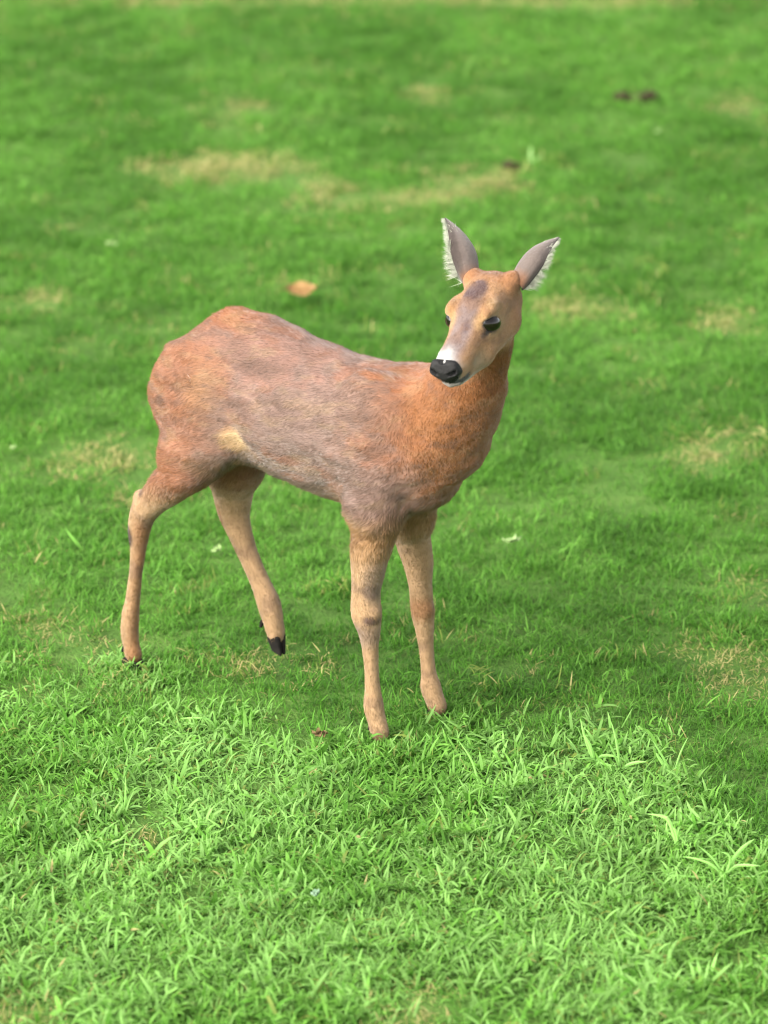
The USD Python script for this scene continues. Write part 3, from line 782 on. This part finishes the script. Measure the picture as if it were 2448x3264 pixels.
def scatter(name, label, protos, x, y, which, scale, tilt=0.15, seed=1):
    rng = np.random.default_rng(seed)
    path = f"/World/{name}"
    pi = UsdGeom.PointInstancer.Define(stage, path)
    rel = pi.CreatePrototypesRel()
    for i, (v, f, c) in enumerate(protos):
        m = raw_mesh(f"{path}/tuft" + (f"_{i:03d}" if i else ""), v, f, grass_mat, None, c)
        rel.AddTarget(m.GetPath())
    n = len(x)
    pos = np.stack([x, y, lawn_height(x, y)], 1)
    yaw = rng.uniform(0, 2 * np.pi, n) / 2
    tx, ty = rng.normal(0, tilt / 2, n), rng.normal(0, tilt / 2, n)
    q = np.stack([np.cos(yaw), tx, ty, np.sin(yaw)], 1); q /= np.linalg.norm(q, axis=1, keepdims=True)
    pi.CreateProtoIndicesAttr(Vt.IntArray.FromNumpy(which.astype(np.int32)))
    pi.CreatePositionsAttr(Vt.Vec3fArray.FromNumpy(pos.astype(np.float32)))
    pi.CreateOrientationsAttr(Vt.QuathArray([Gf.Quath(float(a), float(b), float(c), float(d)) for a, b, c, d in q]))
    pi.CreateScalesAttr(Vt.Vec3fArray.FromNumpy(np.repeat(scale[:, None], 3, 1).astype(np.float32)))
    tag(pi, label, "grass", "stuff")
    return pi

def build_lawn():
    rng = np.random.default_rng(101)
    # candidate places: a dense wedge in front of the lens, thinner and coarser elsewhere
    def sample(n, y0, y1, half):
        y = np.sqrt(rng.uniform(y0 ** 2, y1 ** 2, n)); x = rng.uniform(-1, 1, n) * half(y)
        return x, y
    x1, y1 = sample(15500, 5.0, 13.2, lambda y: 0.118 * y + 0.22)
    feet = np.concatenate([on_ground + np.stack([r * np.cos(a), r * np.sin(a)], 1) for on_ground in (b2w(LEGS[k][-1][0])[:2] + FW[:2] * 0.012 + np.array([0, -0.03]) for k in ("fn", "ff", "hn"))
                           for a in (rng.uniform(0, 6.28, 40),) for r in (rng.uniform(0.02, 0.075, 40),)])
    x1, y1 = np.append(x1, feet[:, 0]), np.append(y1, feet[:, 1])          # the feet stand in the grass
    straw, deep, long_, px = ground_maps(x1, y1)
    u = rng.uniform(0, 1, len(x1))
    is_straw = u < straw * 2.0
    is_long = ~is_straw & (rng.uniform(0, 1, len(x1)) < long_)
    at_feet = np.arange(len(x1)) >= len(x1) - len(feet)
    is_long |= at_feet & (rng.uniform(0, 1, len(x1)) < 0.75)
    is_long &= at_feet | ~((straw > 0.22) & (rng.uniform(0, 1, len(x1)) < 0.85))
    is_straw &= ~is_long
    short = ~is_straw & ~is_long & ~((straw > 0.3) & (rng.uniform(0, 1, len(x1)) < 0.8) & ~at_feet)
    S = dict(segs=3)
    short_p, classes = [], []
    for mixc in ({"deep": .6, "mid": .4}, {"mid": .7, "deep": .2, "fresh": .1}, {"mid": .7, "fresh": .3}, {"mid": .4, "olive": .45, "straw": .15}):
        for k in range(4):
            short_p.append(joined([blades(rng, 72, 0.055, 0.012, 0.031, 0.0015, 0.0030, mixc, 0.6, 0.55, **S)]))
    long_p = []
    for mixc in ({"fresh": .55, "mid": .3, "pale": .1, "olive": .05}, {"fresh": .4, "pale": .52, "mid": .06, "straw": .02}, {"fresh": .2, "pale": .73, "olive": .06, "straw": .01}):
        for k in range(4):
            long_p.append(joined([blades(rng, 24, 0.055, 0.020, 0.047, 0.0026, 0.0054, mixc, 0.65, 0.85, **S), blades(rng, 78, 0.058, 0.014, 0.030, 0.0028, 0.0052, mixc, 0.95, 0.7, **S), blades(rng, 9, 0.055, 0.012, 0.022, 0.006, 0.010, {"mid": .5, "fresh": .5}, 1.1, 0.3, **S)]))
    straw_p = []
    for mixc in ({"straw": .75, "olive": .25}, {"straw": .5, "olive": .4, "mid": .1}):
        for k in range(4):
            straw_p.append(joined([blades(rng, 80, 0.058, 0.009, 0.023, 0.0013, 0.0025, mixc, 0.85, 0.5, **S)]))
    tone = meshkit.fbm(np.stack([x1 * 3.2, y1 * 1.9, 0 * x1], -1), 4, 61) + 0.10 * (rng.uniform(0, 1, len(x1)) - .5)
    lift = sm(700, 1450, px[:, 1]) * 0.10 * sm(900, 200, px[:, 0])          # fresher towards the near left
    cls = np.clip(np.floor((tone + lift - 0.42) / 0.05), 0, 2).astype(int)
    cls = np.where(rng.uniform(0, 1, len(x1)) < deep * 0.9, 0, cls)
    cls = np.where(rng.uniform(0, 1, len(x1)) < np.maximum(straw * 1.5, 0.05), 3, cls)
    w = cls * 4 + rng.integers(0, 4, len(x1))
    scatter("short_grass", "short mown green grass covering the lawn behind and around the deer", short_p, x1[short], y1[short], w[short], rng.uniform(0.8, 1.25, short.sum()) * (1 - 0.6 * straw[short]), 0.2, 1)
    lc = np.clip(np.floor((tone - 0.38) / 0.09 + sm(1750, 2100, px[:, 1]) * 0.7), 0, 2).astype(int)
    lc = np.where(rng.uniform(0, 1, len(x1)) < deep * 0.9, 0, lc)
    w = lc * 4 + rng.integers(0, 4, len(x1))
    scatter("long_grass", "longer pale green grass in the foreground of the lawn", long_p, x1[is_long], y1[is_long], w[is_long], rng.uniform(0.75, 1.35, is_long.sum()) * (0.75 + 0.25 * long_[is_long]), 0.25, 2)
    w = (rng.uniform(0, 1, len(x1)) < 0.5) * 4 + rng.integers(0, 4, len(x1))
    scatter("dry_grass", "dry straw-coloured grass in the worn patches of the lawn", straw_p, x1[is_straw], y1[is_straw], w[is_straw], rng.uniform(0.8, 1.2, is_straw.sum()), 0.2, 3)
    # the lawn goes on outside the picture
    n = 17000
    xo, yo = rng.uniform(-7, 7, n), rng.uniform(-2, 22, n)
    keep = ~((np.abs(xo) < 0.118 * yo + 0.16) & (yo > 5.05) & (yo < 13.1))
    xo, yo = xo[keep], yo[keep]
    s2, d2, l2, _ = ground_maps(xo, yo)
    wide = [joined([blades(rng, 130, 0.16, 0.03, 0.06, 0.004, 0.007, mixc, 0.7, 0.6, segs=2)]) for mixc in ({"mid": .6, "deep": .4}, {"mid": .6, "fresh": .4}, {"fresh": .6, "pale": .4}, {"olive": .5, "straw": .5})]
    w = np.where(rng.uniform(0, 1, len(xo)) < s2, 3, np.where((yo < 5.6), 2, np.where(rng.uniform(0, 1, len(xo)) < 0.5, 0, 1)))
    scatter("outer_grass", "green grass of the lawn farther out on every side", wide, xo, yo, w, rng.uniform(0.8, 1.2, len(xo)), 0.15, 4)
build_lawn()
#THINGS
# ------------------------------------------------------------------ single things on the lawn
def on_lawn(cx_, cy_):
    """place on the ground from a point measured on the 1659 px wide copy"""
    p = ground(cx_ * DS, cy_ * DS)
    return np.array([p[0], p[1], float(lawn_height(p[0], p[1]))])

def leaf_mesh(length, width, curl, cup, n=14, m=9, tooth=0.0, thick=0.0006):
    us = np.linspace(0, 1, n); vs = np.linspace(-1, 1, m)
    U, V = np.meshgrid(us, vs, indexing="ij")
    prof = np.sin(np.pi * U ** 0.85) ** 0.75 * (1 + tooth * np.sin(U * 40)) * width / 2 + 0.0006
    X = (U - 0.5) * length
    Y = V * prof
    Z = curl * (np.cos((U - 0.45) * 2.6) * -1 + 1) * length + cup * (V ** 2) * width + 0.0022 * np.sin(U * 11 + V * 2) * np.abs(V)
    v = np.stack([X, Y, Z], -1).reshape(-1, 3)
    i = (np.arange(n - 1)[:, None] * m + np.arange(m - 1)[None]).ravel()
    q = np.stack([i, i + m, i + m + 1, i + 1], 1)
    t = np.vstack([q[:, [0, 1, 2]], q[:, [0, 2, 3]]])
    k = len(v)
    edge = np.concatenate([np.arange(m), np.arange(1, n) * m + m - 1, (n - 1) * m + np.arange(m - 2, -1, -1), np.arange(n - 2, 0, -1) * m])
    e2 = np.roll(edge, -1)
    rim = np.vstack([np.stack([edge, edge + k, e2 + k], 1), np.stack([edge, e2 + k, e2], 1)])
    return np.vstack([v, v - [0, 0, thick]]), np.vstack([t, t[:, ::-1] + k, rim]), (X, Z)

def tube(points, r0, r1, sides=7):
    P = np.asarray(points, float); n = len(P)
    T = np.gradient(P, axis=0); T /= np.linalg.norm(T, axis=1, keepdims=True)
    A = np.cross(T, [0.13, 0.21, 0.97]); A /= np.linalg.norm(A, axis=1, keepdims=True); B = np.cross(T, A)
    r = np.linspace(r0, r1, n); a = np.arange(sides) / sides * 2 * np.pi
    v = P[:, None] + r[:, None, None] * (np.cos(a)[None, :, None] * A[:, None] + np.sin(a)[None, :, None] * B[:, None])
    f = []
    for i in range(n - 1):
        for j in range(sides):
            k = (j + 1) % sides
            f += [[i * sides + j, i * sides + k, (i + 1) * sides + k], [i * sides + j, (i + 1) * sides + k, (i + 1) * sides + j]]
    for base, order in ((0, -1), ((n - 1) * sides, 1)):
        f += [[base, base + j, base + j + 1][::order] for j in range(1, sides - 1)]
    return trimesh.Trimesh(v.reshape(-1, 3), f, process=False)

leaf_mat = plain("fallen_leaf", srgb(224, 172, 100, 0.19), 0.6, 0.3, 60.0, 0.22, 0.3)
vein_mat = plain("leaf_vein", srgb(170, 112, 54, 0.19), 0.6, 0.3)
petal_mat = plain("petal", (0.17, 0.25, 0.09), 0.6, 0.3, 150.0, 0.12, 0.1)
greenbit_mat = plain("clover_leaf", (0.20, 0.30, 0.10), 0.55, 0.35, 120.0, 0.2, 0.1)

def fallen_leaf():
    p = on_lawn(652, 648)
    t = thing("fallen_leaf", "orange fallen leaf lying on the grass above the deer's back", "leaf", p + [0, 0, 0.036], 4)
    v, f, (X, Z) = leaf_mesh(0.066, 0.058, 0.10, 0.10, tooth=0.05)
    ry = math.radians(14)                                   # tipped up towards the near side
    R = np.array([[1, 0, 0], [0, math.cos(ry), -math.sin(ry)], [0, math.sin(ry), math.cos(ry)]])
    part(t, "blade", trimesh.Trimesh(v @ R.T, f, process=False), leaf_mat, 60)
    mid = np.stack([X[:, 0], X[:, 0] * 0, Z[:, 4] + 0.0007], 1) @ R.T
    part(t, "midrib", tube(mid[1:-1], 0.0009, 0.0005), vein_mat)
    part(t, "stalk", tube(np.array([mid[0], mid[0] + [-0.008, 0.002, 0.001], mid[0] + [-0.018, 0.006, -0.003]]), 0.0011, 0.0007), vein_mat)
fallen_leaf()

def scrap(name, label, cat, cx_, cy_, size, wide, lift, mat, rotz, tip=0.0, group=None):
    """a petal or leaf scrap made of two or three overlapping curled pieces caught on the grass"""
    p = on_lawn(cx_, cy_)
    t = thing(name, label, cat, p + [0, 0, lift], rotz, group)
    rng = np.random.default_rng(int(cx_ * 7 + cy_))
    for k in range(3):
        v, f, _ = leaf_mesh(size * rng.uniform(0.55, 0.85), wide * rng.uniform(0.7, 1.0), rng.uniform(0.1, 0.35), rng.uniform(0.1, 0.35), 9, 7)
        a = rng.uniform(-0.5, 0.5); b = tip + rng.uniform(-0.3, 0.3); c = rng.uniform(-0.3, 0.3)
        M_ = trimesh.transformations.euler_matrix(c, -b, a)
        M_[:3, 3] = [(k - 1) * size * 0.26, rng.uniform(-0.2, 0.2) * wide, 0.001 * k]
        m = trimesh.Trimesh(v, f, process=False); m.apply_transform(M_)
        part(t, "petal", m, mat, 60)

scrap("white_petals", "white petals lying on the grass left of the deer above its rump", "petals", 241, 551, 0.022, 0.022, 0.034, petal_mat, 10)
scrap("white_petals", "long pale petals lying on the grass right of the deer's front legs", "petals", 1107, 1195, 0.034, 0.018, 0.034, petal_mat, 8)
scrap("white_petals", "small white petals caught upright in the grass between the deer's hind legs", "petals", 470, 1221, 0.015, 0.017, 0.034, petal_mat, 70, 0.6)
scrap("white_petals", "tiny white petals on the far grass at upper right, right of the deer's ears", "petals", 1420, 306, 0.014, 0.016, 0.034, petal_mat, 0)
scrap("white_petals", "tiny pale petals on the grass at the left edge beside the deer's hind leg", "petals", 30, 990, 0.011, 0.012, 0.034, petal_mat, 30)
scrap("white_petals", "bluish white petals deep in the foreground grass below the deer's front hoof", "petals", 680, 1963, 0.013, 0.013, 0.030, plain("cool_petal", (0.10, 0.17, 0.10), 0.5, 0.4, 150.0, 0.2), 40, 0.3)
scrap("withered_leaf", "small withered tan leaf in the grass left of the front hoof", "leaf", 692, 1616, 0.026, 0.018, 0.028, plain("withered_leaf", srgb(206, 176, 118, 0.15), 0.7, 0.2, 90.0, 0.25), -20, 0.2)

def clod(label, cx_, cy_, lumps, size):
    p = on_lawn(cx_, cy_)
    t = thing("soil_clod", label, "soil clod", p)
    rng = np.random.default_rng(int(cx_))
    for k in range(lumps):
        m = trimesh.creation.icosphere(3, 1.0)
        d = 1 + 0.5 * (meshkit.fbm(m.vertices * 1.7 + k * 9, 4, 3) - 0.5)
        r = size * rng.uniform(0.55, 1.0)
        m.vertices = m.vertices * d[:, None] * np.array([r, r * 0.9, r * 0.75]) + [(k - (lumps - 1) / 2) * size * 1.1, rng.uniform(-.5, .5) * size, 0.006 + r * 0.35]
        part(t, "lump", m, clod_mat, True)
clod("dark brown soil clods on the far lawn at upper right", 1374, 214, 4, 0.022)
clod("single dark brown soil clod at the right end of the straw patch", 1107, 364, 2, 0.018)

blade_mat = usdkit.material(stage, "/World/Looks/tall_blade", {
    "t": ("attribute", {"attribute": "tint"}),
    "p": ("principled_bsdf", {"roughness": 0.5, "specular_ior_level": 0.4}),
    "tr": ("translucent_bsdf", {}),
    "mx": ("mix_closure", {"fac": 0.35}),
}, [("t.color", "p.base_color"), ("t.color", "tr.color"), ("p.BSDF", "mx.closure1"), ("tr.BSDF", "mx.closure2")], surface="mx.closure")

def ribbon(pts, w, col, face=None):
    """one blade: a folded ribbon through points given in metres (x to the right, z up, y away)"""
    from scipy.interpolate import PchipInterpolator
    pts = np.asarray(pts, float)
    n = 12
    P = PchipInterpolator(np.linspace(0, 1, len(pts)), pts)(np.linspace(0, 1, n))
    T = np.gradient(P, axis=0); T /= np.linalg.norm(T, axis=1, keepdims=True)
    S = np.cross(T, np.array([0.1, -1.0, 0.25]) if face is None else face); S /= np.linalg.norm(S, axis=1, keepdims=True)
    N = np.cross(S, T)
    wt = np.interp(np.linspace(0, 1, n), [0, 0.3, 0.7, 0.92, 1], [0.7, 1, 0.85, 0.4, 0.05]) * w / 2
    v = np.stack([P - S * wt[:, None], P + N * (wt * 0.35)[:, None], P + S * wt[:, None]], 1).reshape(-1, 3)
    f = []
    for i in range(n - 1):
        for a in (0, 1):
            f += [[3 * i + a, 3 * i + a + 1, 3 * i + a + 4], [3 * i + a, 3 * i + a + 4, 3 * i + a + 3]]
    c = np.repeat(np.asarray(col)[None], len(v), 0) * np.repeat(np.linspace(0.85, 1.1, n), 3)[:, None]
    return v, np.array(f), np.clip(c, 0, .85)

def tuft(label, cx_, cy_, rows, name="grass_tuft", cat="grass tuft", k=0.62, tone=(150, 206, 104)):
    """rows: blades as lists of points measured on the copy relative to the root, in its pixels (x right, y up), and a width in mm"""
    p = on_lawn(cx_, cy_)
    t = thing(name, label, cat, p)
    s = np.linalg.norm(p - EYE) / FPX * DS
    rng = np.random.default_rng(int(cx_ + 3 * cy_))
    for pts, w in rows:
        dy = rng.uniform(-0.012, 0.012)
        q = [[0, 0, 0.0]] + [[x * s, dy * i - 0.25 * y * s * 0.3, y * s] for i, (x, y) in enumerate(pts, 1)]
        v, f, c = ribbon(np.array(q), w * 0.001, srgb(*tone, k) * rng.uniform(0.85, 1.12))
        raw_mesh(free_path(t, "blade"), v, f, blade_mat, None, c)

tuft("tall pale grass tuft spreading its blades at the right edge of the foreground", 1565, 1895,
     [([(25, 60), (62, 96)], 7), ([(10, 50), (-10, 70)], 4), ([(-40, 40), (-95, 52)], 4), ([(30, 40), (75, 45)], 5), ([(-60, 10), (-130, 22)], 4), ([(40, 10), (85, 18)], 4), ([(-20, 40), (-60, 80)], 3.5)])
tuft("pale grass sprout with one thin upright blade, leftmost of three behind the foreground grass", 1285, 1650,
     [([(-10, 40), (-28, 75)], 6), ([(-22, 60), (-32, 105)], 4), ([(20, 20), (60, 10)], 5), ([(-10, 20), (-40, 25)], 4)])
tuft("pale grass sprout with a tall spike, middle of three behind the foreground grass", 1340, 1665,
     [([(-8, 60), (-22, 118)], 4.5), ([(-15, 50), (-30, 85)], 4), ([(25, 22), (55, 28)], 6), ([(-22, 12), (-50, 18)], 5)])
tuft("pale grass sprout with a forked top, rightmost of three behind the foreground grass", 1455, 1680,
     [([(-18, 45), (-50, 108)], 4.5), ([(10, 50), (30, 100)], 3.5), ([(-25, 40), (-40, 66)], 6), ([(20, -2), (38, -12)], 5)])
tuft("long thin grass blade leaning left below the deer's far front hoof", 1035, 1705,
     [([(-12, 60), (-48, 124)], 3.5), ([(20, 8), (50, 16)], 3.5)], "grass_sprout", "grass sprout")
tuft("bright bent grass blade folded over at mid right of the foreground", 1465, 1838,
     [([(-10, 40), (-28, 78), (-70, 84)], 6.5), ([(-4, 40), (-14, 60)], 5)], "grass_sprout", "grass sprout")
tuft("curved grass blade standing between two front sprouts and the deer's hooves", 1215, 1760,
     [([(6, 40), (14, 92)], 4.5), ([(-20, -8), (-42, -2)], 4)], "grass_sprout", "grass sprout")
tuft("thin upright grass blade standing alone at lower left before a dark hollow", 268, 1738,
     [([(4, 40), (6, 92)], 3.6), ([(22, 12), (40, 10)], 3.6)], "grass_sprout", "grass sprout")
tuft("short stout pale grass blade standing at bottom centre", 810, 1945,
     [([(-4, 25), (-6, 52)], 6)], "grass_sprout", "grass sprout")
tuft("pale forked grass blade growing beneath the deer at its near hind hoof", 470, 1570,
     [([(-4, 30), (-8, 62)], 4.0), ([(-30, 34), (-80, 36)], 4.0)], "grass_sprout", "grass sprout")
tuft("lone long grass blade leaning right on the far lawn above the deer's ears", 1003, 165,
     [([(8, 30), (26, 62)], 5.0)], "grass_sprout", "grass sprout", 0.5, (140, 190, 90))
tuft("pale double grass blade standing on the lawn right of the soil clod", 1150, 352,
     [([(-4, 20), (-3, 40)], 7.0), ([(8, 10), (22, 18)], 5.0)], "grass_sprout", "grass sprout", 0.6, (170, 214, 130))
tuft("pale blade leaning left on the grass beside the near hind leg", 178, 1185,
     [([(-12, 20), (-34, 58)], 6)], "grass_sprout", "grass sprout", 0.6, (150, 212, 96))
tuft("upright grass blade left of the deer's front hoof, crossing its edge", 775, 1600,
     [([(4, 40), (12, 66)], 3.5), ([(-12, 14), (-22, 24)], 4)], "grass_sprout", "grass sprout", 0.55)
tuft("pale tall blade pair at bottom left of the foreground grass", 250, 2050,
     [([(2, 40), (6, 90)], 4.2), ([(26, 34), (40, 56)], 3.6)], "grass_sprout", "grass sprout")
